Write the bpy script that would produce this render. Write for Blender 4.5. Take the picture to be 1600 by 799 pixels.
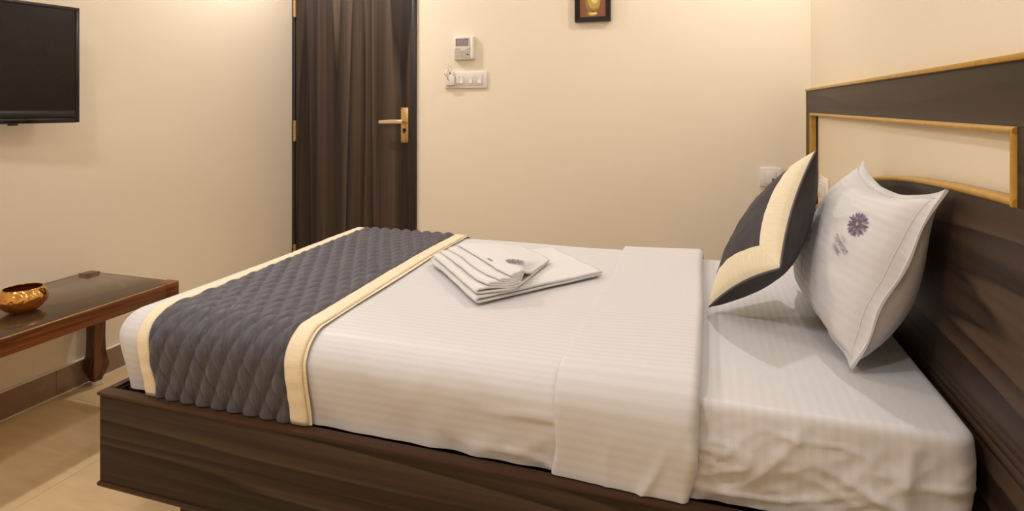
import bpy, bmesh, math, random
from mathutils import Vector, Matrix, noise

# ---------------------------------------------------------------- camera, world, lights, exposure
scene = bpy.context.scene
for o in list(bpy.data.objects):
    bpy.data.objects.remove(o, do_unlink=True)
C = scene.collection
rad = math.radians

cam_d = bpy.data.cameras.new('camera')
cam = bpy.data.objects.new('camera', cam_d)
C.objects.link(cam)
cam_d.sensor_width = 36.0
cam_d.lens = 36.0 * 937.0 / 1600.0
cam_d.shift_y = -0.1462
cam_d.clip_start = 0.02
cam.location = (0, 0, 1.2)
cam.rotation_euler = (rad(90), 0, rad(18.03))
scene.camera = cam

world = bpy.data.worlds.new('world')
scene.world = world
world.use_nodes = True
world.node_tree.nodes['Background'].inputs[0].default_value = (1, .85, .68, 1)
world.node_tree.nodes['Background'].inputs[1].default_value = 0.02

scene.view_settings.view_transform = 'Standard'
scene.view_settings.look = 'None'
scene.view_settings.gamma = 1.0
scene.view_settings.use_curve_mapping = False
scene.view_settings.exposure = 0.38

LIGHT_COL = (0.97, 0.965, 1.0)
def downlight_or_fill(x, y, watts, size=.08, z=2.585):
    d = bpy.data.lights.new('ceiling_downlight_or_fill', 'AREA')
    d.shape = 'DISK'; d.size = size; d.energy = watts; d.color = LIGHT_COL
    o = bpy.data.objects.new('ceiling_downlight_or_fill', d)
    C.objects.link(o); o.location = (x, y, z)
downlight_or_fill(.30, 2.62, 9.2)        # by the headboard wall
downlight_or_fill(-2.34, 2.68, 15)      # by the door hinge
downlight_or_fill(-1.03, 2.45, 1.5)
downlight_or_fill(.18, .25, 4.5)
downlight_or_fill(-2.30, .30, 12)
downlight_or_fill(-1.03, .20, 14, .3)  # unseen wide fill lamp, added to raise the ambient light

# ---------------------------------------------------------------- material helpers
def new_mat(name):
    m = bpy.data.materials.new(name); m.use_nodes = True
    nt = m.node_tree; nt.nodes.clear()
    out = nt.nodes.new('ShaderNodeOutputMaterial')
    b = nt.nodes.new('ShaderNodeBsdfPrincipled')
    nt.links.new(b.outputs[0], out.inputs[0])
    return m, nt, b
def N(nt, typ, **kw):
    n = nt.nodes.new(typ)
    for k, v in kw.items():
        if k in n.inputs: n.inputs[k].default_value = v
        else: setattr(n, k, v)
    return n
def mix(nt, fac, a, b):
    n = nt.nodes.new('ShaderNodeMix'); n.data_type = 'RGBA'
    for i, v in ((0, fac), (6, a), (7, b)):
        if hasattr(v, 'is_output'): nt.links.new(v, n.inputs[i])
        elif i == 0: n.inputs[0].default_value = v
        else: n.inputs[i].default_value = (*v[:3], 1)
    return n.outputs[2]
def ramp(nt, src, stops):
    r = nt.nodes.new('ShaderNodeValToRGB')
    el = r.color_ramp.elements
    while len(el) < len(stops): el.new(.5)
    for e, (p, c) in zip(el, stops):
        e.position = p; e.color = (c, c, c, 1) if isinstance(c, (int, float)) else (*c, 1)
    nt.links.new(src, r.inputs[0]); return r.outputs[0]
def mapped(nt, coord='Object', scale=(1, 1, 1), loc=(0, 0, 0)):
    tc = nt.nodes.new('ShaderNodeTexCoord'); mp = nt.nodes.new('ShaderNodeMapping')
    mp.inputs['Scale'].default_value = scale; mp.inputs['Location'].default_value = loc
    nt.links.new(tc.outputs[coord], mp.inputs[0]); return mp.outputs[0]
def bump(nt, b, h, strength=.2, dist=.002):
    n = nt.nodes.new('ShaderNodeBump'); n.inputs['Strength'].default_value = strength
    n.inputs['Distance'].default_value = dist
    nt.links.new(h, n.inputs['Height']); nt.links.new(n.outputs[0], b.inputs['Normal'])
def setp(b, **kw):
    for k, v in kw.items():
        k = k.replace('_', ' ')
        b.inputs[k].default_value = (*v, 1) if isinstance(v, tuple) and len(v) == 3 else v

def plain(name, col, rough=.5, metal=0., var=.06, scale=30, **kw):
    m, nt, b = new_mat(name)
    n = N(nt, 'ShaderNodeTexNoise', Scale=scale, Detail=3.0)
    nt.links.new(mapped(nt), n.inputs['Vector'])
    c = mix(nt, ramp(nt, n.outputs[0], [(.3, 0.), (.7, 1.)]), tuple(x * (1 - var) for x in col), tuple(min(1, x * (1 + var)) for x in col))
    nt.links.new(c, b.inputs['Base Color'])
    setp(b, Roughness=rough, Metallic=metal, **{})
    for k, v in kw.items(): b.inputs[k].default_value = v
    return m

def paint(name, col):
    m, nt, b = new_mat(name)
    n = N(nt, 'ShaderNodeTexNoise', Scale=1.7, Detail=4.0)
    nt.links.new(mapped(nt), n.inputs['Vector'])
    c = mix(nt, n.outputs[0], tuple(x * .97 for x in col), tuple(x * 1.03 for x in col))
    nt.links.new(c, b.inputs['Base Color'])
    f = N(nt, 'ShaderNodeTexNoise', Scale=38., Detail=3.0)
    nt.links.new(mapped(nt), f.inputs['Vector'])
    bump(nt, b, f.outputs[0], .10, .003)
    setp(b, Roughness=.55)
    return m

def wood(name, axis, dark, light, rough=.42, wide=3., fine=70., turns=6., loc=(0, 0, 0), coat=0., along=.32):
    """laminate with long sinuous figure: each band lightens slowly and ends on a sharp dark line; axis = grain direction"""
    m, nt, b = new_mat(name)
    def sc(al, across):
        s = [across] * 3; s[axis] = al; return tuple(s)
    n1 = N(nt, 'ShaderNodeTexNoise', Scale=1., Detail=1.6, Roughness=.4, Distortion=.25)
    nt.links.new(mapped(nt, 'Object', sc(along, wide), loc), n1.inputs['Vector'])
    n2 = N(nt, 'ShaderNodeTexNoise', Scale=1., Detail=4., Roughness=.6, Distortion=.2)
    nt.links.new(mapped(nt, 'Object', sc(1.2, fine), loc), n2.inputs['Vector'])
    n3 = N(nt, 'ShaderNodeTexNoise', Scale=1., Detail=2., Roughness=.5)
    nt.links.new(mapped(nt, 'Object', sc(along * 1.3, wide * 2.2), (loc[0] + 5, loc[1] + 3, loc[2] + 1)), n3.inputs['Vector'])
    mu = nt.nodes.new('ShaderNodeMath'); mu.operation = 'MULTIPLY'; mu.inputs[1].default_value = turns
    nt.links.new(n1.outputs[0], mu.inputs[0])
    fr = nt.nodes.new('ShaderNodeMath'); fr.operation = 'FRACT'; nt.links.new(mu.outputs[0], fr.inputs[0])
    band = ramp(nt, fr.outputs[0], [(.0, .0), (.06, .12), (.45, .55), (.9, .95), (1., .02)])
    tone = ramp(nt, n3.outputs[0], [(.38, .2), (.56, 1.)])
    pr = nt.nodes.new('ShaderNodeMath'); pr.operation = 'MULTIPLY'
    nt.links.new(band, pr.inputs[0]); nt.links.new(tone, pr.inputs[1])
    f = ramp(nt, n2.outputs[0], [(.34, 0.), (.66, 1.)])
    c1 = mix(nt, pr.outputs[0], dark, light)
    c2 = mix(nt, f, tuple(x * .6 for x in dark), tuple(x * 1.25 for x in light))
    nt.links.new(mix(nt, .17, c1, c2), b.inputs['Base Color'])
    bump(nt, b, n2.outputs[0], .06, .001)
    setp(b, Roughness=rough)
    b.inputs['Specular IOR Level'].default_value = .22
    b.inputs['Coat Weight'].default_value = coat
    b.inputs['Coat Roughness'].default_value = .12
    return m

def striped(name, c_a, c_b, axis, period, rough=(.45, .7), weave=900.):
    """satin stripe cloth; UV in metres"""
    m, nt, b = new_mat(name)
    tc = nt.nodes.new('ShaderNodeTexCoord'); sp = nt.nodes.new('ShaderNodeSeparateXYZ')
    nt.links.new(tc.outputs['UV'], sp.inputs[0])
    mt = nt.nodes.new('ShaderNodeMath'); mt.operation = 'MULTIPLY'; mt.inputs[1].default_value = 2 * math.pi / period
    nt.links.new(sp.outputs[axis], mt.inputs[0])
    sn = nt.nodes.new('ShaderNodeMath'); sn.operation = 'SINE'; nt.links.new(mt.outputs[0], sn.inputs[0])
    ma = nt.nodes.new('ShaderNodeMath'); ma.operation = 'MULTIPLY_ADD'
    ma.inputs[1].default_value = 2.2; ma.inputs[2].default_value = .5; ma.use_clamp = True
    nt.links.new(sn.outputs[0], ma.inputs[0])
    nt.links.new(mix(nt, ma.outputs[0], c_a, c_b), b.inputs['Base Color'])  # the two weaves' difference in sheen is put into the stripe colours
    mr = nt.nodes.new('ShaderNodeMapRange'); mr.inputs[3].default_value = rough[0]; mr.inputs[4].default_value = rough[1]
    nt.links.new(ma.outputs[0], mr.inputs[0]); nt.links.new(mr.outputs[0], b.inputs['Roughness'])
    n = N(nt, 'ShaderNodeTexNoise', Scale=22., Detail=5.)
    nt.links.new(mapped(nt), n.inputs['Vector'])
    bump(nt, b, n.outputs[0], .12, .004)
    b.inputs['Sheen Weight'].default_value = .08
    return m

def cloth(name, col, rough=.8, axis_scale=(40, 40, 40), var=.1, bs=.2, sheen=.15, light=None):
    m, nt, b = new_mat(name)
    n = N(nt, 'ShaderNodeTexNoise', Scale=1., Detail=5., Roughness=.65)
    nt.links.new(mapped(nt, 'UV', axis_scale), n.inputs['Vector'])
    lo = tuple(x * (1 - var) for x in col); hi = light or tuple(min(1, x * (1 + var)) for x in col)
    nt.links.new(mix(nt, ramp(nt, n.outputs[0], [(.32, 0.), (.7, 1.)]), lo, hi), b.inputs['Base Color'])
    bump(nt, b, n.outputs[0], bs, .0015)
    setp(b, Roughness=rough); b.inputs['Sheen Weight'].default_value = sheen
    return m

WALL = (.86, .75, .585)
M = {}
M['wall'] = paint('cream_wall_paint', WALL)
M['ceiling'] = paint('ceiling_paint', (.90, .87, .81))
M['inset'] = paint('cream_recess_paint', (.84, .72, .54))
M['grout'] = plain('grout', (.30, .21, .12), .8)
M['white_line'] = plain('white_sealant', (.80, .74, .62), .5)
EB_D, EB_L = (.0095, .0062, .0042), (.082, .049, .030)
M['door_wood'] = wood('ebony_laminate_door', 2, EB_D, (.098, .066, .045), .46, 4.0, 90., 6., (3.1, 0, .4), 0., .14)
M['bed_wood'] = wood('ebony_laminate_bed', 0, (.0085, .0055, .0037), (.088, .054, .032), .44, 7.0, 90., 10., (.3, 0, 1.7), 0., .24)
M['head_wood'] = wood('ebony_laminate_headboard', 1, (.0070, .0047, .0033), (.092, .055, .033), .40, 5.0, 90., 10., (0, .7, 2.2), 0., .35)
M['rail_wood'] = wood('ebony_laminate_rail', 1, (.020, .0125, .0085), (.074, .046, .031), .46, 4.5, 90., 8., (0, .2, .5), 0., .3)
M['frame_dark'] = plain('dark_door_frame_paint', (.020, .015, .015), .35)
M['lip'] = wood('worn_brown_moulding', 0, (.034, .015, .007), (.080, .036, .017), .40, 14., 60., 3.)
M['plinth'] = wood('plinth_wood', 0, (.05, .03, .018), (.10, .06, .035), .5, 8., 60., 3.)
M['black'] = plain('black_gap', (.006, .005, .005), .6)
M['gold'] = plain('gold_lacquered_moulding', (.47, .255, .028), .34, .08, .12, 40)
M['brass'] = plain('brushed_brass', (.66, .44, .20), .30, .85, .08, 60)
M['champagne'] = plain('champagne_lever', (.78, .62, .40), .28, .75, .05, 60)
M['sheet'] = striped('white_satin_stripe_sheet', (.630, .613, .610), (.612, .592, .586), 0, .0195)
M['duvet'] = striped('white_satin_stripe_cover', (.640, .623, .620), (.614, .594, .587), 1, .0205, (.5, .62))
M['pillow'] = striped('white_satin_stripe_pillow', (.655, .637, .630), (.640, .618, .609), 1, .0195)
M['navy'] = cloth('slate_quilted_fabric', (.054, .047, .056), .62, (260, 14, 1), .25, .25, .12, (.090, .080, .092))
M['cream'] = cloth('cream_linen_band', (.80, .675, .46), .75, (30, 320, 1), .07, .2)
M['cush_dark'] = cloth('charcoal_cushion_fabric', (.020, .016, .019), .62, (180, 12, 1), .25, .15, .03, (.036, .029, .033))
M['cush_pipe'] = plain('grey_piping', (.10, .085, .095), .45)
M['cush_cream'] = cloth('cream_cushion_band', (.80, .69, .48), .65, (25, 220, 1), .08, .2)
M['terry'] = cloth('white_terry', (.72, .70, .675), .95, (420, 420, 1), .05, .6, .3)
M['purple'] = plain('purple_thread', (.11, .075, .13), .6, 0, .25, 300)
M['violet'] = plain('light_violet_thread', (.22, .16, .24), .6, 0, .25, 300)
M['ink'] = plain('grey_thread', (.17, .13, .15), .6, 0, .1)
M['ink_pale'] = plain('pale_grey_thread', (.42, .36, .36), .6, 0, .1)
M['plastic'] = plain('ivory_plastic', (.80, .735, .66), .35, 0, .02)
M['plastic_b'] = plain('ivory_module_plastic', (.72, .64, .56), .35, 0, .02)
M['plastic_w'] = plain('white_rocker_plastic', (.86, .81, .74), .25, 0, .02)
M['lcd'] = plain('grey_lcd', (.27, .235, .215), .3, 0, .1, 200)
M['btn'] = plain('grey_button', (.55, .49, .43), .5, 0, .05)
M['btn_dark'] = plain('dark_print', (.10, .09, .09), .5, 0, .05)
M['tv_body'] = plain('black_tv_plastic', (.012, .009, .009), .28, 0, .05)
M['tv_gloss'] = plain('glossy_black_strip', (.006, .005, .005), .06, 0, .05)
M['tv_screen'] = plain('dark_screen', (.012, .008, .006), .25, 0, .05, 3, **{'Specular IOR Level': .3})
M['bolt'] = plain('dark_steel', (.05, .04, .035), .4, .8)
M['steel'] = plain('nickel_keyring', (.55, .48, .38), .25, .9)
M['foot_white'] = plain('white_rubber_foot', (.75, .68, .58), .5)
M['teak'] = wood('dark_teak', 1, (.075, .020, .005), (.290, .100, .026), .30, 12., 90., 4., (0, .3, .1), .3, 1.2)
M['teak_leg'] = wood('dark_teak_leg', 2, (.030, .009, .003), (.170, .055, .014), .30, 14., 90., 4., (.4, .3, .1), .3, 3.)
M['teak_edge'] = plain('worn_light_teak_edge', (.33, .18, .055), .35, 0, .2, 25)
M['pic_frame'] = wood('black_frame_wood', 0, (.010, .007, .006), (.028, .020, .016), .45, 20., 90., 3.)
M['pic_brown'] = plain('russet_print', (.26, .080, .024), .45, 0, .10, 60)
M['pic_gold'] = plain('ochre_print', (.52, .33, .045), .4, 0, .15, 50)
M['pic_shade'] = plain('olive_print', (.28, .19, .05), .45, 0, .15, 60)
M['pic_light'] = plain('pale_gold_print', (.80, .60, .26), .4, 0, .1, 60)
M['mat_black'] = plain('black_plug', (.02, .018, .018), .4)
M['cord_grey'] = plain('grey_cord', (.35, .31, .30), .5)

def floor_mat():
    m, nt, b = new_mat('glossy_beige_tile')
    v = mapped(nt, 'Object', (1.2, 7., 1.))
    n = N(nt, 'ShaderNodeTexNoise', Scale=3.2, Detail=6., Roughness=.6, Distortion=.7)
    nt.links.new(v, n.inputs['Vector'])
    nt.links.new(mix(nt, ramp(nt, n.outputs[0], [(.3, 0.), (.72, 1.)]), (.60, .42, .215), (.67, .485, .27)), b.inputs['Base Color'])
    setp(b, Roughness=.09); b.inputs['Coat Weight'].default_value = .3; b.inputs['Coat Roughness'].default_value = .05
    return m
M['tile'] = floor_mat()
def skirt_mat():
    m, nt, b = new_mat('brown_skirting_tile')
    n = N(nt, 'ShaderNodeTexNoise', Scale=14., Detail=5., Roughness=.6, Distortion=.5)
    nt.links.new(mapped(nt, 'Object', (1, 1, 1.5)), n.inputs['Vector'])
    nt.links.new(mix(nt, n.outputs[0], (.25, .155, .09), (.33, .215, .135)), b.inputs['Base Color'])
    setp(b, Roughness=.15)
    return m
M['skirt'] = skirt_mat()
def glass_mat():
    m, nt, b = new_mat('smoked_brown_glass')
    n = N(nt, 'ShaderNodeTexNoise', Scale=4., Detail=2.)
    nt.links.new(mapped(nt), n.inputs['Vector'])
    nt.links.new(mix(nt, n.outputs[0], (.25, .145, .068), (.28, .165, .08)), b.inputs['Base Color'])
    setp(b, Roughness=.02, IOR=1.28)
    b.inputs['Transmission Weight'].default_value = .85
    return m
M['glass'] = glass_mat()
def hammered():
    m, nt, b = new_mat('hammered_copper_gold')
    vo = N(nt, 'ShaderNodeTexVoronoi', Scale=85.); vo.feature = 'SMOOTH_F1'
    nt.links.new(mapped(nt), vo.inputs['Vector'])
    bump(nt, b, vo.outputs['Distance'], .75, .004)
    nt.links.new(mix(nt, ramp(nt, vo.outputs['Distance'], [(.1, 0.), (.6, 1.)]), (.62, .30, .075), (.74, .42, .13)), b.inputs['Base Color'])
    setp(b, Roughness=.16, Metallic=1.)
    return m
M['hammered'] = hammered()
M['bowl_in'] = plain('dark_copper_inside', (.30, .12, .035), .35, .9, .15, 60)

# ---------------------------------------------------------------- object helpers
ROOT = {}
def off(parent):
    while parent is not None:
        if parent.name in ROOT: return ROOT[parent.name]
        parent = parent.parent
    return Vector((0, 0, 0))
def thing(name, label, cat, loc=(0, 0, 0), rot=(0, 0, 0), group=None, local=False):
    o = bpy.data.objects.new(name, None); C.objects.link(o)
    o.empty_display_size = .05
    o.location = loc; o.rotation_euler = rot
    o['label'] = label; o['category'] = cat
    if group: o['group'] = group
    ROOT[o.name] = Vector((0, 0, 0)) if local else Vector(loc)
    return o
def tag(o, label, cat, group=None):
    o['label'] = label; o['category'] = cat
    if group: o['group'] = group
    return o
def obj(name, bm, mat, parent=None, origin=None, smooth=False, bevel=0., seg=2, structure=False, solid=0., soff=-1., subsurf=0):
    if bevel:
        bmesh.ops.remove_doubles(bm, verts=bm.verts, dist=1e-6)
        es = [e for e in bm.edges if len(e.link_faces) == 2 and e.calc_face_angle(0) > .5]
        bmesh.ops.bevel(bm, geom=es, offset=bevel, segments=seg, profile=.5, affect='EDGES')
    d = off(parent) if parent is not None else Vector(origin or (0, 0, 0))
    if d.length: bmesh.ops.translate(bm, verts=bm.verts, vec=-d)
    me = bpy.data.meshes.new(name)
    bm.normal_update()
    bm.to_mesh(me); bm.free()
    if isinstance(mat, (list, tuple)):
        for m in mat: me.materials.append(M[m])
    else: me.materials.append(M[mat])
    if smooth:
        for p in me.polygons: p.use_smooth = True
        if smooth != True:
            me.set_sharp_from_angle(angle=rad(smooth))
    elif bevel:
        for p in me.polygons: p.use_smooth = True
        me.set_sharp_from_angle(angle=rad(35))
    o = bpy.data.objects.new(name, me); C.objects.link(o)
    if parent is not None: o.parent = parent
    else: o.location = d
    if structure: o['kind'] = 'structure'
    if solid:
        s = o.modifiers.new('thickness', 'SOLIDIFY'); s.thickness = solid; s.offset = soff
    if subsurf:
        s = o.modifiers.new('smooth', 'SUBSURF'); s.levels = subsurf; s.render_levels = subsurf
    return o
def BM(): return bmesh.new()
def box(bm, x0, x1, y0, y1, z0, z1):
    vs = [bm.verts.new(p) for p in ((x0, y0, z0), (x1, y0, z0), (x1, y1, z0), (x0, y1, z0), (x0, y0, z1), (x1, y0, z1), (x1, y1, z1), (x0, y1, z1))]
    for f in ((3, 2, 1, 0), (4, 5, 6, 7), (0, 1, 5, 4), (1, 2, 6, 5), (2, 3, 7, 6), (3, 0, 4, 7)):
        bm.faces.new([vs[i] for i in f])
    return bm
def bx(*a): return box(BM(), *a)
def prism(poly, fn0, fn1):
    """closed polygon of 2D points extruded between two mappings to 3D"""
    bm = BM()
    a = [bm.verts.new(fn0(p)) for p in poly]; b = [bm.verts.new(fn1(p)) for p in poly]
    n = len(poly)
    bm.faces.new(a[::-1]); bm.faces.new(b)
    for i in range(n): bm.faces.new((a[i], a[(i + 1) % n], b[(i + 1) % n], b[i]))
    bmesh.ops.recalc_face_normals(bm, faces=bm.faces)
    return bm
def tube(pts, r, n=8, closed=False, bm=None):
    bm = bm or BM(); pts = [Vector(p) for p in pts]; rings = []
    m = len(pts)
    up = Vector((.13, .37, .92))
    for i, p in enumerate(pts):
        if closed: t = pts[(i + 1) % m] - pts[i - 1]
        else: t = pts[min(i + 1, m - 1)] - pts[max(i - 1, 0)]
        t.normalize()
        a = t.cross(up)
        if a.length < 1e-3: a = t.cross(Vector((1, 0, 0)))
        a.normalize(); b = t.cross(a)
        rr = r[i] if isinstance(r, (list, tuple)) else r
        rings.append([bm.verts.new(p + (a * math.cos(2 * math.pi * k / n) + b * math.sin(2 * math.pi * k / n)) * rr) for k in range(n)])
    for i in range(m if closed else m - 1):
        A, B = rings[i], rings[(i + 1) % m]
        for k in range(n): bm.faces.new((A[k], A[(k + 1) % n], B[(k + 1) % n], B[k]))
    if not closed:
        bm.faces.new(rings[0][::-1]); bm.faces.new(rings[-1])
    bmesh.ops.recalc_face_normals(bm, faces=bm.faces)
    return bm
def lathe(prof, c, n=48, bm=None):
    bm = bm or BM(); rings = []
    for r, z in prof:
        if r < 1e-6: rings.append([bm.verts.new((c[0], c[1], c[2] + z))])
        else: rings.append([bm.verts.new((c[0] + r * math.cos(2 * math.pi * k / n), c[1] + r * math.sin(2 * math.pi * k / n), c[2] + z)) for k in range(n)])
    for A, B in zip(rings, rings[1:]):
        for k in range(n):
            k2 = (k + 1) % n
            if len(A) == 1 and len(B) == 1: continue
            if len(A) == 1: bm.faces.new((A[0], B[k2], B[k]))
            elif len(B) == 1: bm.faces.new((A[k], A[k2], B[0]))
            else: bm.faces.new((A[k], A[k2], B[k2], B[k]))
    bmesh.ops.recalc_face_normals(bm, faces=bm.faces)
    return bm
def grid(us, vs, fn, uvfn=None, keep=None, bm=None):
    """grid of fn(u,v); uvfn gives uv in metres"""
    bm = bm or BM(); uvl = bm.loops.layers.uv.verify()
    V = [[bm.verts.new(fn(u, v)) for v in vs] for u in us]
    for i in range(len(us) - 1):
        for j in range(len(vs) - 1):
            if keep and not keep((us[i] + us[i + 1]) / 2, (vs[j] + vs[j + 1]) / 2): continue
            f = bm.faces.new((V[i][j], V[i + 1][j], V[i + 1][j + 1], V[i][j + 1]))
            for l, (a, b) in zip(f.loops, ((i, j), (i + 1, j), (i + 1, j + 1), (i, j + 1))):
                l[uvl].uv = uvfn(us[a], vs[b]) if uvfn else (us[a], vs[b])
    loose = [v for v in bm.verts if not v.link_faces]
    bmesh.ops.delete(bm, geom=loose, context='VERTS')
    return bm
def lin(a, b, n): return [a + (b - a) * i / (n - 1) for i in range(n)]
def nz(x, y, z=0.): return noise.noise(Vector((x, y, z)))
def smooth01(x): x = max(0., min(1., x)); return x * x * (3 - 2 * x)

# ---------------------------------------------------------------- the room
XL, XR, YB, YF, ZC = -2.561, .486, 3.268, -1.5, 2.6
fl = obj('floor', bx(XL - .1, XR + .1, YF - .1, YB + .1, -.06, -.0035), 'grout', structure=True)
tiles = {}
ix = 0
for kx in range(-1, 6):
    for ky in range(-6, 4):
        x0 = -2.561 + .6 * kx + .0; y0 = 1.781 + .6 * ky
        a, b = max(x0, XL), min(x0 + .6, XR); c, d = max(y0, YF), min(y0 + .6, YB)
        if b - a < .02 or d - c < .02: continue
        key = (round(b - a, 3), round(d - c, 3))
        if key not in tiles:
            bm = bx(.0007, b - a - .0007, .0007, d - c - .0007, -.004, 0)
            t = obj('tile', bm, 'tile', None, bevel=.0006, seg=1); tiles[key] = t.data
            t.parent = fl
        else:
            t = bpy.data.objects.new('tile', tiles[key]); C.objects.link(t); t.parent = fl
        t.location = (a, c, 0)
obj('ceiling', bx(XL - .1, XR + .1, YF - .1, YB + .1, ZC, ZC + .08), 'ceiling', structure=True)
obj('wall_left', bx(XL - .1, XL, YF - .1, YB + .1, -.06, ZC), 'wall', structure=True)
obj('wall_right', bx(XR, XR + .1, YF - .1, YB + .1, -.06, ZC), 'wall', structure=True)
obj('wall_front', bx(XL, XR, YF - .1, YF, -.06, ZC), 'wall', structure=True)
DX0, DX1, DZ = XL + .001, -1.668, 2.12      # door opening with its frame
bm = BM(); box(bm, DX1, XR, YB, YB + .1, -.06, ZC); box(bm, XL, DX1, YB, YB + .1, DZ, ZC)
obj('wall_back', bm, 'wall', structure=True)

# skirting: brown tiles with a pale sealant line above and below
def skirting(name, p0, p1, n, joints):
    v = (Vector(p1) - Vector(p0)); L = v.length; v.normalize()
    base = None
    def strip(a, b, t0, t1, z0, z1):
        bm = BM()
        q = [Vector(p0) + v * a + Vector(n) * t0, Vector(p0) + v * b + Vector(n) * t0, Vector(p0) + v * b + Vector(n) * t1, Vector(p0) + v * a + Vector(n) * t1]
        lo = [bm.verts.new((w.x, w.y, z0)) for w in q]; hi = [bm.verts.new((w.x, w.y, z1)) for w in q]
        bm.faces.new(lo); bm.faces.new(hi)
        for i in range(4): bm.faces.new((lo[i], lo[(i + 1) % 4], hi[(i + 1) % 4], hi[i]))
        bmesh.ops.recalc_face_normals(bm, faces=bm.faces); return bm
    base = obj(name, strip(0, L, 0, .004, 0, .108), 'grout', structure=True)
    ROOT[base.name] = Vector((0, 0, 0))
    js = [0] + joints + [L]
    for a, b in zip(js, js[1:]):
        obj('skirting_tile', strip(a + .0006, b - .0006, .0005, .010, .004, .108), 'skirt', base, bevel=.001, seg=1)
    obj('sealant_line', strip(0, L, .0, .0115, .108, .1125), 'white_line', base)
    obj('floor_sealant_line', strip(0, L, .0, .013, .0, .004), 'white_line', base)
skirting('baseboard_left', (XL, YF, 0), (XL, YB, 0), (1, 0, 0), [.27 + .6 * i for i in range(5)] + [3.27, 3.87, 4.47])
skirting('baseboard_back', (DX1, YB, 0), (XR, YB, 0), (0, -1, 0), [.6, 1.2, 1.8])

# door: leaf, frame strips, hinges, handle
door = obj('door_1', bx(-2.535, -1.697, YB - .006, YB + .034, .004, DZ - .03), 'door_wood', None, origin=(-2.116, YB, 0), structure=True, bevel=.0015, seg=1)
ROOT[door.name] = Vector((-2.116, YB, 0))
obj('door_frame', bx(DX0, -2.5365, YB - .014, YB + .08, 0, DZ), 'frame_dark', door, bevel=.003)
obj('door_frame', bx(-1.6952, DX1, YB - .016, YB + .08, 0, DZ), 'frame_dark', door, bevel=.004)
obj('door_frame', bx(-2.5365, -1.6952, YB - .016, YB + .08, DZ - .028, DZ), 'frame_dark', door, bevel=.003)
obj('shadow_gap', bx(-2.5365, -1.6952, YB + .036, YB + .05, 0, DZ - .028), 'black', door)
for z0 in (.17, .972, 1.775):
    zz = [z0 + .1335 * k / 5 for k in range(6)]
    h = obj('hinge', bx(-2.5450, -2.5290, YB - .0165, YB - .0065, z0, z0 + .1335), 'brass', door, bevel=.001, seg=1)
    for k in range(5):
        obj('hinge_knuckle', tube([(-2.5375, YB - .0185, zz[k] + .0010), (-2.5375, YB - .0185, zz[k + 1] - .0010)], .0062, 12), 'brass', h, smooth=40)
pl = obj('handle_plate', bx(-1.7694, -1.7203, YB - .012, YB - .006, .977, 1.1895), 'brass', door, bevel=.0015)
for (x, z) in ((-1.764, 1.183), (-1.7257, 1.183), (-1.764, .983), (-1.7257, .983)):
    obj('screw', tube([(x, YB - .0118, z), (x, YB - .0132, z)], .003, 8), 'bolt', pl)
obj('lever_rose', tube([(-1.7435, YB - .010, 1.104), (-1.7435, YB - .020, 1.104)], .017, 24), 'brass', door, smooth=40)
obj('lever_neck', tube([(-1.7435, YB - .018, 1.104), (-1.7435, YB - .056, 1.104)], .009, 16), 'brass', door, smooth=40)
poly = [(-1.733, 1.093), (-1.733, 1.117), (-1.80, 1.1175), (-1.893, 1.1115), (-1.893, 1.0925), (-1.80, 1.0925)]
obj('lever', prism(poly, lambda p: (p[0], YB - .066, p[1]), lambda p: (p[0], YB - .050, p[1])), 'champagne', door, bevel=.003)
obj('lock_cylinder', tube([(-1.7454, YB - .010, 1.0544), (-1.7454, YB - .019, 1.0544)], .0105, 20), 'bolt', door, smooth=40)
obj('lock_thumbturn', bx(-1.748, -1.743, YB - .028, YB - .017, 1.034, 1.060), 'bolt', door, bevel=.001, seg=1)

# ---------------------------------------------------------------- headboard
HX = .455
hb = thing('headboard', 'wide ebony-laminate headboard panel with gold trim and a cream recess', 'headboard', (.47, 2.08, 0))
HY0, HY1, HZ = .985, 3.176, 1.270
IY0, IY1, IZ1 = 1.1215, 3.0575, 1.168
def hslab(poly, name, mat, x0=HX, x1=.4855, bevel=0.):
    return obj(name, prism(poly, lambda p: (x0, p[0], p[1]), lambda p: (x1, p[0], p[1])), mat, hb, bevel=bevel)
ctrl = [(1.1215, 1.0427), (1.187, 1.0415), (1.312, 1.0372), (1.458, 1.0307), (1.645, 1.0194), (1.80, 1.0035), (1.944, .9843), (2.12, .955), (2.30, .918), (2.52, .865), (2.74, .803), (2.90, .752), (3.0575, .70)]
def curve_z(y):
    for (a, b), (c, d) in zip(ctrl, ctrl[1:]):
        if y <= c: return b + (d - b) * (y - a) / (c - a)
    return ctrl[-1][1]
ys = lin(IY0, IY1, 60)
def csm(y): return sum(curve_z(max(IY0, min(IY1, y + k * .03))) for k in range(-2, 3)) / 5
crv = [(y, csm(y)) for y in ys]
hslab([(HY0, IZ1), (HY1, IZ1), (HY1, HZ), (HY0, HZ)], 'top_rail', 'rail_wood')
hslab([(IY1, .02), (HY1, .02), (HY1, IZ1 - .0005), (IY1, IZ1 - .0005)], 'stile', 'rail_wood')
hslab([(HY0, 1.0432), (IY0 - .0005, 1.0432), (IY0 - .0005, IZ1 - .0005), (HY0, IZ1 - .0005)], 'stile', 'rail_wood')
hslab([(HY0, .02), (IY1 - .0005, .02)] + [(min(y, IY1 - .0005), z) for y, z in crv[::-1]] + [(HY0, 1.0427)], 'lower_panel', 'head_wood')
hslab([(IY0 - .002, .69), (IY1 + .002, .69), (IY1 + .002, IZ1 + .002), (IY0 - .002, IZ1 + .002)], 'recess_panel', 'inset', .4835, .4858)
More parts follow.
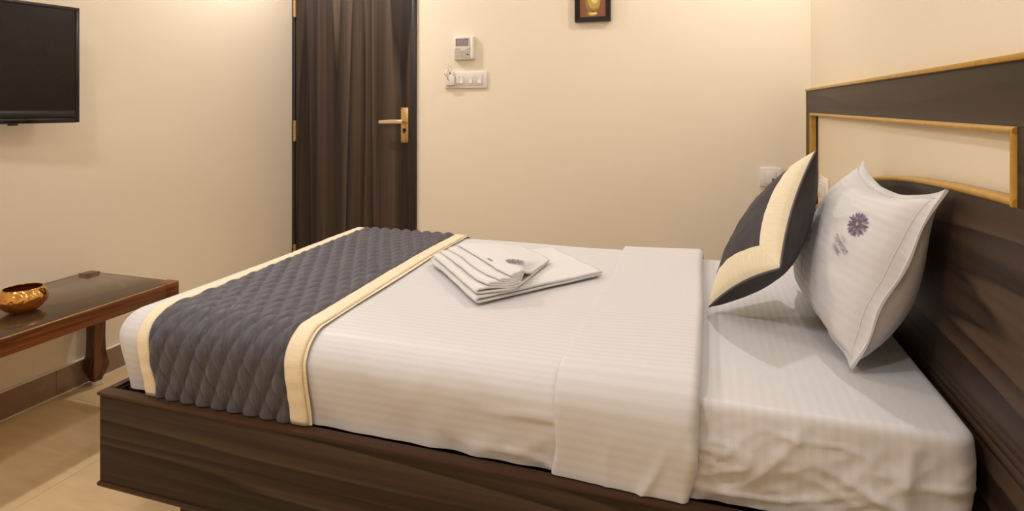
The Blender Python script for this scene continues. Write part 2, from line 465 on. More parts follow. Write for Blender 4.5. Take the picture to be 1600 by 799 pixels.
# gold mouldings
obj('gold_trim', bx(HX - .008, .4855, HY0 - .008, HY1 + .003, HZ, HZ + .0105), 'gold', hb, bevel=.003)
obj('gold_trim', bx(HX - .004, .4855, HY1 + .0015, HY1 + .0075, .02, HZ), 'gold', hb, bevel=.0015)
obj('shadow_gap', bx(HX - .0006, HX + .01, HY0, HY1, HZ - .003, HZ), 'black', hb)
obj('shadow_gap', bx(HX - .0006, HX + .01, HY1 - .006, HY1 + .0015, .02, HZ - .003), 'black', hb)
def moulding(path, inward, w=.013, proud=.007):
    """half-round bead along a (y,z) path lying on the headboard face, inward = unit vector into the recess"""
    bm = BM(); sec = [(0, 0), (.12, -.65), (.35, -.95), (.6, -1.), (.85, -.7), (1., 0), (1., 2.9), (0, 2.9)]
    rings = []
    for (y, z) in path:
        rings.append([bm.verts.new((HX + b * proud, y + inward[0] * a * w, z + inward[1] * a * w)) for a, b in sec])
    n = len(sec)
    for A, B in zip(rings, rings[1:]):
        for k in range(n): bm.faces.new((A[k], A[(k + 1) % n], B[(k + 1) % n], B[k]))
    bm.faces.new(rings[0]); bm.faces.new(rings[-1][::-1])
    bmesh.ops.recalc_face_normals(bm, faces=bm.faces)
    return bm
obj('gold_trim', moulding([(y, IZ1) for y in lin(IY0, IY1, 12)], (0, -1)), 'gold', hb, smooth=50)
obj('gold_trim', moulding([(IY0, z) for z in lin(1.043, IZ1 - .004, 5)], (1, 0), .011), 'gold', hb, smooth=50)
obj('gold_trim', moulding([(IY1, z) for z in lin(.70, IZ1 - .004, 5)], (-1, 0), .012), 'gold', hb, smooth=50)
obj('gold_trim', moulding(crv, (0, 1), .014), 'gold', hb, smooth=50)

# ---------------------------------------------------------------- bed frame
BX0, BX1, BY0, BY1, BZ0, BZ1 = -1.519, .450, 1.164, 2.345, .213, .4400
bed = thing('bed', 'low platform bed frame in dark ebony laminate with worn brown lips', 'bed', (-.53, 1.75, 0))
obj('side_panel', bx(BX0, BX1, BY0, BY0 + .018, BZ0, BZ1), 'bed_wood', bed, bevel=.001, seg=1)
obj('side_panel', bx(BX0, BX1, BY1 - .018, BY1, BZ0, BZ1), 'bed_wood', bed, bevel=.001, seg=1)
obj('foot_panel', bx(BX0, BX0 + .018, BY0 + .018, BY1 - .018, BZ0, BZ1), 'bed_wood', bed, bevel=.001, seg=1)
obj('top_moulding', bx(BX0 - .006, BX1, BY0 - .006, BY0 + .030, BZ1, BZ1 + .009), 'lip', bed, bevel=.004)
obj('top_moulding', bx(BX0 - .006, BX1, BY1 - .030, BY1 + .006, BZ1, BZ1 + .009), 'lip', bed, bevel=.004)
obj('top_moulding', bx(BX0 - .006, BX0 + .014, BY0 + .030, BY1 - .030, BZ1, BZ1 + .009), 'lip', bed, bevel=.004)
obj('bottom_moulding', bx(BX0 - .006, BX1, BY0 - .006, BY0 + .024, BZ0 - .011, BZ0), 'lip', bed, bevel=.0045)
obj('bottom_moulding', bx(BX0 - .006, BX1, BY1 - .024, BY1 + .006, BZ0 - .011, BZ0), 'lip', bed, bevel=.0045)
obj('bottom_moulding', bx(BX0 - .006, BX0 + .024, BY0 + .024, BY1 - .024, BZ0 - .011, BZ0), 'lip', bed, bevel=.0045)
obj('bed_base', bx(BX0 + .018, BX1, BY0 + .018, BY1 - .018, .395, .413), 'black', bed)
for i in range(3):
    y = BY0 + .045 + i * .022
    obj('base_slat', bx(BX0 + .02, BX0 + .30, y, y + .008, .413, .432), 'lip', bed)
obj('plinth', bx(BX0 + .13, BX1, BY0 + .13, BY1 - .13, 0, BZ0 - .011), 'plinth', bed, bevel=.002, seg=1)

# ---------------------------------------------------------------- soft covers on the bed
def wrap_path(y0, y1, zb, zt, r, step=.012):
    """cross-section over the mattress: list of (y, z, ny, nz, s) from the near hem over the top to the far hem"""
    pts = []; s = 0.
    hgt = zt - r - zb
    n = max(2, int(hgt / step))
    for i in range(n + 1):
        pts.append((y0, zb + hgt * i / n, -1., 0.))
    m = max(4, int(r * 1.57 / step * 1.6))
    for i in range(1, m):
        a = math.pi / 2 * i / m
        pts.append((y0 + r - r * math.cos(a), zt - r + r * math.sin(a), -math.cos(a), math.sin(a)))
    w = y1 - y0 - 2 * r; n2 = int(w / step)
    for i in range(n2 + 1): pts.append((y0 + r + w * i / n2, zt, 0., 1.))
    for i in range(1, m):
        a = math.pi / 2 * (1 - i / m)
        pts.append((y1 - r + r * math.cos(a), zt - r + r * math.sin(a), math.cos(a), math.sin(a)))
    for i in range(n + 1): pts.append((y1, zt - r - hgt * i / n, 1., 0.))
    out = []; prev = None
    for p in pts:
        if prev is not None: s += math.hypot(p[0] - prev[0], p[1] - prev[1])
        out.append((*p, s)); prev = p
    return out
def body(y, z, zb, zt, amt=.016):
    """bulge of a soft side: tucked in at the hem, fullest two thirds up"""
    h = (z - zb) / (zt - zb)
    return -amt * (1 - smooth01(h * 1.25)) + .006 * math.sin(math.pi * min(1, max(0, h)))

def rbox(name, x0, x1, y0, y1, zb, zt, r, mat, parent=None, origin=None, head=False, step=.014, disp=None, amt=.016, rv=None):
    """soft rounded box shell open below: near, far, foot sides and top (and head side)"""
    rv = rv or r
    def ax(a, b, st): return lin(a, b, max(3, int((b - a) / st) + 1))
    xs, ysl, zs = ax(x0, x1, step), ax(y0, y1, step), ax(zb, zt, step * .7)
    bm = BM(); uvl = bm.loops.layers.uv.verify(); cache = {}
    def vert(p):
        k = (round(p[0], 5), round(p[1], 5), round(p[2], 5))
        if k in cache: return cache[k]
        q = Vector((max(p[0], x0 + rv), min(max(p[1], y0 + rv), y1 - rv), min(p[2], zt - r)))
        if head: q.x = min(q.x, x1 - rv)
        d = Vector(p) - q
        # vertical corner first, then the top rounding
        hz = Vector((d.x, d.y, 0)); hl = hz.length
        hd = hz.normalized() if hl > 1e-9 else Vector((0, 0, 0))
        ext = max(abs(d.x), abs(d.y)) / rv if rv else 0
        if p[2] >= zt - 1e-9:                      # top face: radial distance into the rim
            inn = max(0., ext * rv - (rv - r))
            ang_in = inn; ang_up = r
            e = Vector((ang_in, ang_up)); e.normalize()
            pos = q + hd * (((rv - r) + r * e.x) if inn > 0 else ext * rv)
            pos.z = zt - r + r * e.y
            nrm = (hd * e.x + Vector((0, 0, e.y))).normalized()
        else:
            up = max(0., p[2] - (zt - r))
            e = Vector((r, up)); e.normalize()
            pos = q + hd * ((rv - r) + r * e.x)
            pos.z = (zt - r + r * e.y) if up > 0 else p[2]
            nrm = (hd * e.x + Vector((0, 0, e.y))).normalized()
        side = math.hypot(nrm.x, nrm.y)
        pos = pos + Vector((nrm.x, nrm.y, 0)) * body(0, pos.z, zb, zt, amt)
        if disp: pos = pos + nrm * disp(pos, nrm)
        v = bm.verts.new(pos); cache[k] = v; return v
    def patch(A, B, fn, uv):
        for i in range(len(A) - 1):
            for j in range(len(B) - 1):
                cs = ((A[i], B[j]), (A[i + 1], B[j]), (A[i + 1], B[j + 1]), (A[i], B[j + 1]))
                vs = [vert(fn(*c)) for c in cs]
                if len(set(vs)) < 4: continue
                f = bm.faces.new(vs)
                for l, c in zip(f.loops, cs): l[uvl].uv = uv(*c)
    patch(xs, zs, lambda a, b: (a, y0, b), lambda a, b: (a, y0 - zt + b))
    patch(xs, zs, lambda a, b: (a, y1, b), lambda a, b: (a, y1 + zt - b))
    patch(xs, ysl, lambda a, b: (a, b, zt), lambda a, b: (a, b))
    patch(ysl, zs, lambda a, b: (x0, a, b), lambda a, b: (x0 + y0 - a, y0 - zt + b))
    if head: patch(ysl, zs, lambda a, b: (x1, a, b), lambda a, b: (x1 + a - y0, y0 - zt + b))
    bmesh.ops.recalc_face_normals(bm, faces=bm.faces)
    return obj(name, bm, mat, parent, origin, smooth=True)

def ridge(x, y, sc, ang, seed, pw=5):
    c, s = math.cos(ang), math.sin(ang)
    u, v = x * c + y * s, -x * s + y * c
    n = nz(u * sc * .35 + seed, v * sc + 3.1 * nz(u * 1.7, v * 1.7, seed) * .5, seed)
    return (1 - min(1, abs(n) * 2.2)) ** pw

MZ = .640
def sheet_disp(p, n):
    near = max(0., -n.y)
    d = .0025 * nz(p.x * 4, p.y * 4, 2.) * n.z
    if p.x < -.06: return d - .012 * (abs(n.y) + max(0., -n.x)) * smooth01((-.06 - p.x) / .04)
    if near > .2:
        fall = smooth01((MZ - p.z) / .06)
        d += near * fall * (.010 * ridge(p.x, p.z, 7, -.35, 1.3) + .007 * ridge(p.x, p.z, 10, .9, 6.1) + .006 * ridge(p.x, p.z, 13, -.15, 9.4) - .004)
        d += near * fall * (.006 * nz(p.x * 9, p.z * 6, 4.) + .0035 * ridge(p.x, p.z, 22, -.5, 14., 2) + .0035 * ridge(p.x, p.z, 26, .75, 18., 2))
    return d
tag(rbox('mattress', -1.462, .437, 1.193, 2.312, .4495, MZ, .015, 'sheet', None, (-.5, 1.75, .449), True, .008, sheet_disp, .010, .045),
    'mattress in a white striped fitted sheet, bare before the headboard', 'mattress')

DZT = .660
def duvet_disp(p, n):
    near = max(0., -n.y)
    d = .003 * nz(p.x * 3.1, p.y * 3.1, 7.)
    if near > .1:
        d += near * (.0030 * ridge(p.x, p.z, 9, -.75, 2.3, 2) + .0028 * ridge(p.x, p.z, 11, .95, 5.3, 2) + .003 * nz(p.x * 7, p.z * 5, 1.))
        hem = smooth01((.53 - p.z) / .08)
        d += near * hem * (.005 * nz(p.x * 16, p.z * 4, 8.))
        if p.x > -.5:                      # pull creases beside the turned-back band
            d += near * smooth01((p.x + .55) / .2) * .006 * ridge(p.x, p.z, 9, -.55, 11.)
    return d
dv = thing('duvet', 'white satin-striped duvet cover with its top edge turned back in a band', 'duvet', (-.8, 1.75, .4495))
rbox('duvet_body', -1.506, -.03, 1.177, 2.328, .4505, DZT, .072, 'duvet', dv, None, False, .0125, duvet_disp, .022)

def wrap_piece(name, mat, parent, xa, xb, y0, y1, zb, zt, r, nx, hfun, step=.012, keep=None, uvscale=None, zb_far=None, solid=0., xs=None, smooth=True):
    """cloth laid across the bed: xa(s),xb(s) give its two edges along the wrap; hfun(t,s,x) the height above the path"""
    path = wrap_path(y0, y1, zb, zt, r, step)
    S = path[-1][4]
    ts = xs or lin(0, 1, nx)
    bm = BM(); uvl = bm.loops.layers.uv.verify()
    rows = []
    for (y, z, ny, nzz, s) in path:
        a, b = xa(s, S, z), xb(s, S, z); row = []
        for t in ts:
            x = a + (b - a) * t
            side = abs(ny)
            h = hfun(t, s, x, z, ny, nzz) + (body(0, z, zb, zt, .018) * side)
            row.append((bm.verts.new((x, y + ny * h, z + nzz * h)), x, s))
        rows.append(row)
    for A, B in zip(rows, rows[1:]):
        for k in range(len(ts) - 1):
            q = (A[k], A[k + 1], B[k + 1], B[k])
            f = bm.faces.new([w[0] for w in q])
            for l, w in zip(f.loops, q): l[uvl].uv = (w[1], w[2])
    bmesh.ops.recalc_face_normals(bm, faces=bm.faces)
    return obj(name, bm, mat, parent, smooth=smooth, solid=solid)

def band_h(t, s, x, z, ny, nzz):
    w = .275
    d0, d1 = t * w, (1 - t) * w
    h = .010 + .010 * smooth01(t)
    def roll(d, rr): return rr - math.sqrt(max(0, rr * rr - max(0, rr - d) ** 2)) if d < rr else 0
    h -= roll(d0, .010) + roll(d1, .019)
    h += .003 * nz(x * 6, s * 5, 3.)
    near = max(0., -ny)
    if near > .05:
        hem = smooth01((.60 - z) / .14)
        h += near * hem * (.0065 * ridge(x, z, 17, 1.45, 4.4, 3) * smooth01((t - .15) / .5) + .002)
        h += near * .004 * smooth01(1 - d1 / .03) * math.sin(z * 60)
    return h
def wob(s, k, a): return a * nz(s * 2.3, k, .5)
wrap_piece('turned_back_band', 'duvet', dv,
           lambda s, S, z: -.296 + wob(s, 1.5, .010) - .012 * smooth01((.52 - z) / .08),
           lambda s, S, z: -.010 + wob(s, 4.5, .014) - .018 * smooth01((.52 - z) / .08),
           1.176, 2.330, .4515, DZT + .001, .060, 0, band_h, .010,
           xs=[0, .004, .012, .022, .036] + lin(.06, .9, 34) + [.915, .93, .945, .958, .97, .98, .99, .996, 1.])

# ---------------------------------------------------------------- quilted runner
rn = thing('bed_runner', 'slate quilted bed runner with cream borders across the foot of the bed', 'bed runner', (-1.15, 1.75, .4495))
RY0, RY1, RZ = 1.172, 2.333, DZT + .005
def skew(s, S): return -.062 * smooth01(s / S * 1.15)
W_D, H_D = .049, .092
def quilt_h(t, s, x, z, ny, nzz):
    a = (x - skew(s, 1.46)) / W_D; b = s / H_D
    p = abs(math.sin(math.pi * (a + b))); q = abs(math.sin(math.pi * (a - b)))
    edge = smooth01(min(t, 1 - t) / .02)
    return .0015 + .0125 * (p * q) ** .40 * edge + .0012 * nz(x * 30, s * 22, 2.)
def rl(s, S, z): return -1.385 + skew(s, S) - .010 * smooth01((.60 - z) / .15) * 0 + wob(s, 9.1, .006)
def rr_(s, S, z): return -.888 + skew(s, S) * .75 + wob(s, 12.7, .010)
LB, RB = .040, .050
wrap_piece('quilted_panel', 'navy', rn, lambda s, S, z: rl(s, S, z) + LB - .003, lambda s, S, z: rr_(s, S, z) - RB + .003,
           RY0, RY1, .452, RZ, .072, 100, quilt_h, .0078)
def border_h(w, lift):
    def f(t, s, x, z, ny, nzz):
        d = min(t, 1 - t) * w
        return lift - (.004 * (1 - smooth01(d / .006))) + .0012 * nz(x * 18, s * 9, 5.) + .0012 * nz(s * 40, 2., 5.)
    return f
wrap_piece('cream_border', 'cream', rn, rl, lambda s, S, z: rl(s, S, z) + LB, RY0, RY1, .4518, RZ, .072, 14, border_h(LB, .0085), .010, solid=.004)
wrap_piece('cream_border', 'cream', rn, lambda s, S, z: rr_(s, S, z) - RB, rr_, RY0, RY1, .4518, RZ, .072, 16, border_h(RB, .0085), .010, solid=.004)
# doubled hem of the backing that peeps out beyond the border towards the pillows
wrap_piece('backing_hem', 'cream', rn, lambda s, S, z: rr_(s, S, z) - .010, lambda s, S, z: rr_(s, S, z) + .008 + wob(s, 21.7, .010), RY0, RY1, .4518, RZ, .072, 6,
           lambda t, s, x, z, ny, nzz: .0032 + .001 * nz(s * 25, 9., 2.) - .002 * t, .010)

# ---------------------------------------------------------------- embroidery helper
def text_mesh(body_, size):
    cu = bpy.data.curves.new('lettering', 'FONT'); cu.body = body_; cu.size = size
    cu.align_x = 'CENTER'; cu.align_y = 'CENTER'; cu.resolution_u = 2
    o = bpy.data.objects.new('lettering', cu); C.objects.link(o)
    dg = bpy.context.evaluated_depsgraph_get(); dg.update()
    me = bpy.data.meshes.new_from_object(o.evaluated_get(dg))
    bm = BM(); bm.from_mesh(me)
    bpy.data.objects.remove(o, do_unlink=True); bpy.data.curves.remove(cu); bpy.data.meshes.remove(me)
    return bm
def leaf_poly(cx, cy, ang, L, w):
    pts = []
    for k in range(10):
        a = 2 * math.pi * k / 10
        u = L / 2 * math.cos(a); v = w / 2 * math.sin(a) * (1 - .35 * math.cos(a))
        pts.append((cx + u * math.cos(ang) - v * math.sin(ang), cy + u * math.sin(ang) + v * math.cos(ang)))
    return pts
def emblem(parent, mapper, R, mats=('purple', 'violet'), name='emblem_leaf'):
    """rosette of leaves in two rings; mapper(x,y) -> 3D point on the cloth"""
    k = 0
    for ring, (n, r, L, w) in enumerate(((9, .36, .42, .17), (9, .74, .52, .20))):
        for i in range(n):
            a = 2 * math.pi * (i + .5 * ring) / n
            for da in ((0,) if ring == 0 else (-.13, .13)):
                bm = BM()
                q = leaf_poly(R * r * math.cos(a + da), R * r * math.sin(a + da), a + da * 2.6, R * L, R * w)
                bm.faces.new([bm.verts.new(mapper(*p)) for p in q])
                obj(name, bm, mats[k % 2 if ring else 0], parent); k += 1
def lettering(parent, mapper, words, name='lettering'):
    for (txt, size, cx, cy, mat) in words:
        bm = text_mesh(txt, size)
        for v in bm.verts: v.co = mapper(v.co.x + cx, v.co.y + cy)
        obj(name, bm, mat, parent)

# ---------------------------------------------------------------- white pillow
P_nb, P_nt = Vector((.288, 1.405, .652)), Vector((.436, 1.352, 1.040))
P_fb, P_ft = Vector((.262, 2.000, .655)), Vector((.432, 1.955, 1.043))
pil_n = (P_nt - P_nb).cross(P_ft - P_nb); pil_n.normalize()
if pil_n.x > 0: pil_n = -pil_n
def pil_mid(a, b):
    sb = .23 if b > 0 else .02
    bb = b * (1 - sb * (1 - abs(a) ** 2.6) * smooth01(abs(b) * 1.1 - .1)); aa = a * (1 - .015 * (1 - b * b))
    u, v = (aa + 1) / 2, (bb + 1) / 2
    return (P_nb * (1 - u) + P_fb * u) * (1 - v) + (P_nt * (1 - u) + P_ft * u) * v
def puff(a, b, fl=.925, e=.46):
    fa = max(0., 1 - (abs(a) / (fl + .03)) ** 2.8); fb = max(0., 1 - (abs(b) / fl) ** 2.8)
    return (fa * fb) ** e
def pil_front(a, b, lift=0.):
    wr = .004 * nz(a * 3.5, b * 3.5, 1.) + .0035 * ridge(a, b, 4, .8, 3.3, 4) * puff(a, b)
    fl_w = .004 * math.sin(9 * a + 7 * b) * (1 - min(1, puff(a, b) * 3))
    return pil_mid(a, b) + pil_n * (.090 * puff(a, b) + .0035 + wr * .8 + fl_w + lift)
def pil_back(a, b):
    fl_w = .004 * math.sin(9 * a + 7 * b) * (1 - min(1, puff(a, b) * 3))
    return pil_mid(a, b) - pil_n * (.100 * puff(a, b) * (1 - .6 * smooth01((b + .3) / 1.3)) + .0015 - fl_w)
pw = thing('pillow', 'white flanged pillow with purple leaf emblem, leaning on the headboard', 'pillow', (.29, 1.7, .652))
av = lin(-1, 1, 73); bv = lin(-1, 1, 57)
pu = lambda a, b: (b * .2, a * .31)
fbm = grid(av, bv, pil_front, lambda a, b: (a * .31, b * .2))
grid(av, bv, pil_back, lambda a, b: (a * .31, b * .2), bm=fbm)
# close the flange edge
bm_ = fbm; bm_.verts.ensure_lookup_table()
nf = len(av) * len(bv)
def idx(i, j): return i * len(bv) + j
ringi = [(i, 0) for i in range(len(av))] + [(len(av) - 1, j) for j in range(1, len(bv))] + [(i, len(bv) - 1) for i in range(len(av) - 2, -1, -1)] + [(0, j) for j in range(len(bv) - 2, 0, -1)]
for k in range(len(ringi)):
    p, q = ringi[k], ringi[(k + 1) % len(ringi)]
    bm_.faces.new((bm_.verts[idx(*p)], bm_.verts[idx(*q)], bm_.verts[nf + idx(*q)], bm_.verts[nf + idx(*p)]))
bmesh.ops.recalc_face_normals(bm_, faces=bm_.faces)
obj('pillowcase', bm_, 'pillow', pw, smooth=60)
# flange stitching: a fine raised seam around the filling
seam = [pil_front(a, b, -.0002) for a, b in [(a, .915) for a in lin(-.945, .945, 50)] + [(.945, b) for b in lin(.915, -.915, 40)[1:]] + [(a, -.915) for a in lin(.945, -.945, 50)[1:]] + [(-.945, b) for b in lin(-.915, .915, 40)[1:-1]]]
obj('flange_seam', tube(seam, .0009, 5, True), 'pillow', pw, smooth=True)
EA, EB = -.63, .36                       # emblem centre on the front
_ca, _sa = math.cos(rad(-16)), math.sin(rad(-16))
def pil_map(x, y):
    x, y = x * _ca - y * _sa, x * _sa + y * _ca
    return pil_front(EA - x / .31, EB + y / .205, .0030)
emblem(pw, lambda x, y: pil_map(x * 1.1, y * .8), .038)
lettering(pw, pil_map, [('HOTEL', .010, 0, -.050, 'ink_pale'), ('COMFORT', .0175, 0, -.0635, 'ink'), ('PARK', .0165, -.004, -.080, 'ink')])

# ---------------------------------------------------------------- charcoal cushion, standing on one corner
cM = Vector((.142, 1.737, .870))
cA = Vector((.135, .045, .208)); cC = Vector((-.022, -.228, -.020))
cN = cA.cross(cC); cN.normalize()
if cN.x > 0: cN = -cN
def cush_mid(p, q):
    k = .03
    pp = p * (1 - k * (1 - q * q)); qq = q * (1 - k * (1 - p * p))
    d = (pp - qq) / 2
    return cM + cA * (pp + qq) / 2 + cC * d - cN * (.048 * d * d)
def cpuff(p, q): return (max(0, 1 - p * p) * max(0, 1 - q * q)) ** .46
def cush_front(p, q, lift=0.):
    w = .003 * nz(p * 4, q * 4, 2.) + .0022 * ridge(p, q, 5, .3, 8., 3) * cpuff(p, q)
    return cush_mid(p, q) + cN * (.056 * cpuff(p, q) + .0012 + w * cpuff(p, q) + lift)
def cush_back(p, q):
    w = .004 * ridge(p, q, 4, 1.2, 4., 3) * cpuff(p, q)
    return cush_mid(p, q) - cN * (.097 * cpuff(p, q) + .0012 - w)
cu = thing('cushion', 'charcoal square cushion with cream frame border, propped on one corner', 'cushion', (.03, 1.70, .66))
IN = .72
pv = sorted(set([round(v, 4) for v in lin(-1, -IN, 13) + lin(-IN, IN, 33) + lin(IN, 1, 13)]))
cuv = lambda p, q: (p * .175, q * .175)
obj('centre_panel', grid(pv, pv, cush_front, cuv, lambda p, q: max(abs(p), abs(q)) < IN), 'cush_dark', cu, smooth=True)
sides = (lambda p, q: abs(p) > IN and p > 0 and abs(q) <= abs(p), lambda p, q: abs(p) > IN and p < 0 and abs(q) <= abs(p),
         lambda p, q: abs(q) > IN and q > 0 and abs(p) < abs(q), lambda p, q: abs(q) > IN and q < 0 and abs(p) < abs(q))
for i, sfn in enumerate(sides):
    obj('cream_band', grid(pv, pv, lambda p, q: cush_front(p, q, .0003), (lambda p, q: (p * .175, q * .175)) if i < 2 else (lambda p, q: (q * .175, p * .175)), sfn), 'cush_cream', cu, smooth=True)
obj('back_panel', grid(pv, pv, cush_back, cuv), 'cush_dark', cu, smooth=True)
edge = [cush_mid(1, q) for q in lin(-1, 1, 30)] + [cush_mid(p, 1) for p in lin(1, -1, 30)[1:]] + [cush_mid(-1, q) for q in lin(1, -1, 30)[1:]] + [cush_mid(p, -1) for p in lin(-1, 1, 30)[1:-1]]
obj('piping', tube(edge, .0030, 6, True), 'cush_pipe', cu, smooth=True)
for s in (1, -1):
    mit = [cush_front(s * v, -s * v, .0004) for v in lin(IN, .985, 10)]
    obj('mitre_seam', tube(mit, .0009, 5), 'cush_cream', cu, smooth=True)

# ---------------------------------------------------------------- towels
tB = Vector((-.588, 1.501, 0)); e1 = Vector((-.653, .758, 0)); e2 = Vector((.758, .653, 0))
def arc_profile(pts, rr=.006, n=5):
    """polyline of (w,z) with rounded turns"""
    out = [Vector((*pts[0], 0))]
    for a, b, c in zip(pts, pts[1:], pts[2:]):
        a, b, c = (Vector((*q, 0)) for q in (a, b, c))
        d1 = (a - b); d2 = (c - b); r = min(rr, d1.length * .49, d2.length * .49)
        p, q = b + d1.normalized() * r, b + d2.normalized() * r
        for i in range(n + 1):
            t = i / n; out.append(p * (1 - t) ** 2 + b * 2 * t * (1 - t) + q * t * t)
    out.append(Vector((*pts[-1], 0))); return [(v.x, v.y) for v in out]
def densify(pts, m=.012):
    out = []
    for a, b in zip(pts, pts[1:]):
        k = max(1, int(math.hypot(b[0] - a[0], b[1] - a[1]) / m))
        for i in range(k): out.append((a[0] + (b[0] - a[0]) * i / k, a[1] + (b[1] - a[1]) * i / k))
    return out + [pts[-1]]
def sweep_cloth(name, parent, prof, z0, start, end, warp, thick, n=36, seed=0.):
    prof = densify(prof)
    bm = BM(); uvl = bm.loops.layers.uv.verify(); rows = []
    for i in range(n + 1):
        t = i / n; row = []
        for k, (w, z) in enumerate(prof):
            a, b = start(w), end(w); e = a + (b - a) * t
            w2, dz = warp(w, z, e, t)
            p = tB + e1 * e + e2 * w2
            row.append((bm.verts.new((p.x, p.y, z0 + z + dz + .0012 * nz(e * 22, w * 22, seed + z * 40))), e, k * .012))
        rows.append(row)
    for A, B in zip(rows, rows[1:]):
        for k in range(len(prof) - 1):
            q = (A[k], A[k + 1], B[k + 1], B[k]); f = bm.faces.new([x[0] for x in q])
            for l, x in zip(f.loops, q): l[uvl].uv = (x[1], x[2])
    return obj(name, bm, 'terry', parent, smooth=True, solid=thick, soff=0.)
TZ = DZT + .0095
t1 = thing('bath_towel', 'large white terry towel folded flat under the smaller towel', 'towel', (tB.x, tB.y, TZ))
P1 = arc_profile([(.45, .002), (.004, .002), (-.004, .008), (.004, .0145), (.20, .012), (.455, .0085)], .005)
sweep_cloth('towel_cloth', t1, P1, TZ, lambda w: .235 * w, lambda w: .46 - .01 * w, lambda w, z, e, t: (w + .006 * nz(e * 9, 1., 2.), 0.), .0062, 36, 1.)
t2 = thing('hand_towel', 'smaller white towel folded in stacked pleats with purple emblem, on the larger towel', 'towel', (tB.x, tB.y, TZ + .018))
TZ2 = TZ + .021
P2 = arc_profile([(.325, .001), (.008, .002), (.0, .0065), (.008, .0110), (.112, .0100), (.120, .0135), (.112, .0165), (.034, .0170), (.026, .0205), (.034, .0240), (.124, .0205), (.132, .0235), (.124, .0265),
                  (.062, .0275), (.054, .0310), (.062, .0345), (.134, .0285), (.142, .0315), (.134, .0345), (.096, .0375), (.088, .0405), (.098, .0435), (.150, .0405), (.205, .0350), (.25, .0235), (.29, .0130), (.330, .0075)], .004, 4)
def warp2(w, z, e, t):
    near = smooth01((.10 - e) / .12)
    up = smooth01(w / .05) * (1 - smooth01((w - .12) / .1))
    sag = -(1 - smooth01(t / .14)) * smooth01((w - .125) / .10) * max(0., z - .008)
    return (w + near * (.022 * up) * (1 if z > .006 else 0) + .008 * nz(e * 7, z * 60, 3.) * smooth01(w / .03), -.008 * smooth01((e - .25) / .2) * smooth01(z / .03) + near * .004 * math.sin(w * 60) * (z > .006) + sag)
sweep_cloth('towel_cloth', t2, P2, TZ2, lambda w: .012 + 1.02 * max(0, w - .115), lambda w: .445, warp2, .0058, 48, 5.)
def tw_z(w):
    pts = ((.10, .0435), (.150, .0405), (.205, .0350), (.25, .0235), (.29, .0130), (.330, .0075))
    for (a, za), (b_, zb_) in zip(pts, pts[1:]):
        if w <= b_: return za + (zb_ - za) * (w - a) / (b_ - a)
    return pts[-1][1]
def tw_map(x, y):
    c = tB + e1 * .128 + e2 * .166; ux = Vector((.93, -.30, 0)).normalized(); uy = Vector((.35, .93, 0)).normalized()
    p = c + ux * x + uy * y
    w = (p - tB).dot(e2); e = (p - tB).dot(e1)
    return Vector((p.x, p.y, TZ2 + tw_z(w) + .0068 - .008 * smooth01((e - .25) / .2) * smooth01(tw_z(w) / .03)))
emblem(t2, tw_map, .030)
lettering(t2, lambda x, y: tw_map(x, y), [('HOTEL', .008, .046, .016, 'ink_pale'), ('COMFORT', .011, .048, .004, 'ink_pale'), ('PARK', .011, .046, -.008, 'ink_pale')])
bm = BM(); q = [tB + e1 * e + e2 * w for e, w in ((.150, .1000), (.185, .0975), (.185, .1025), (.150, .1045))]
bm.faces.new([bm.verts.new((v.x, v.y, TZ2 + .0485)) for v in q])
obj('emblem_edge', bm, 'violet', t2)

# ---------------------------------------------------------------- low table with smoked glass
tb = thing('low_table', 'low dark teak table with smoked glass top against the left wall', 'table', (-2.305, 1.37, 0))
TX0, TX1, TY0, TY1, TT = -2.552, -2.062, .82, 1.915, .482
RH, RW = .058, .040
def board(name, a, bev=.003, mat='teak'): return obj(name, bx(*a), mat, tb, bevel=bev)
board('rail', (TX1 - RW, TX1, TY0 + .06, TY1 - .055, TT - RH, TT - .001))
board('rail', (TX0, TX0 + RW, TY0 + .06, TY1 - .055, TT - RH, TT - .001))
board('rail', (TX0 + .055, TX1 - .055, TY1 - RW, TY1, TT - RH, TT - .001))
board('rail', (TX0 + .055, TX1 - .055, TY0, TY0 + RW, TT - RH, TT - .001))
for sx in (0, 1):
    for sy in (0, 1):
        x0, x1 = (TX0 - .001, TX0 + .056) if sx == 0 else (TX1 - .056, TX1 + .002)
        y0, y1 = (TY0 - .002, TY0 + .061) if sy == 0 else (TY1 - .056, TY1 + .002)
        board('corner_block', (x0, x1, y0, y1, TT - RH - .002, TT + .002), .003)
for x0, x1, y0, y1 in ((TX1 - .010, TX1 - .001, TY0 + .062, TY1 - .057), (TX0 + .003, TX0 + .012, TY0 + .062, TY1 - .057)):
    board('worn_edge', (x0, x1, y0, y1, TT - .0012, TT + .0006), .0004, 'teak_edge')
board('glass_pane', (TX0 + .022, TX1 - .012, TY0 + .022, TY1 - .018, TT - .006, TT + .0012), .0008, 'glass')
def leg(cx, cy):
    prof = [(.424, .027, .027), (.30, .026, .026), (.20, .025, .025), (.140, .026, .027), (.084, .034, .036), (.074, .033, .035), (.020, .017, .018), (.016, .017, .018)]
    bm = BM(); rings = []
    for z, hx, hy in prof:
        rings.append([bm.verts.new((cx + a * hx, cy + b * hy, z)) for a, b in ((-1, -1), (1, -1), (1, 1), (-1, 1))])
    for A, B in zip(rings, rings[1:]):
        for k in range(4): bm.faces.new((A[k], A[(k + 1) % 4], B[(k + 1) % 4], B[k]))
    bm.faces.new(rings[0]); bm.faces.new(rings[-1])
    bmesh.ops.recalc_face_normals(bm, faces=bm.faces)
    l = obj('leg', bm, 'teak_leg', tb, bevel=.002, seg=1)
    obj('rubber_foot', tube([(cx, cy, 0), (cx, cy, .016)], .017, 16), 'foot_white', l)
for x in (TX0 + .044, TX1 - .035):
    for y in (TY0 + .04, TY1 - .010): leg(x, y)

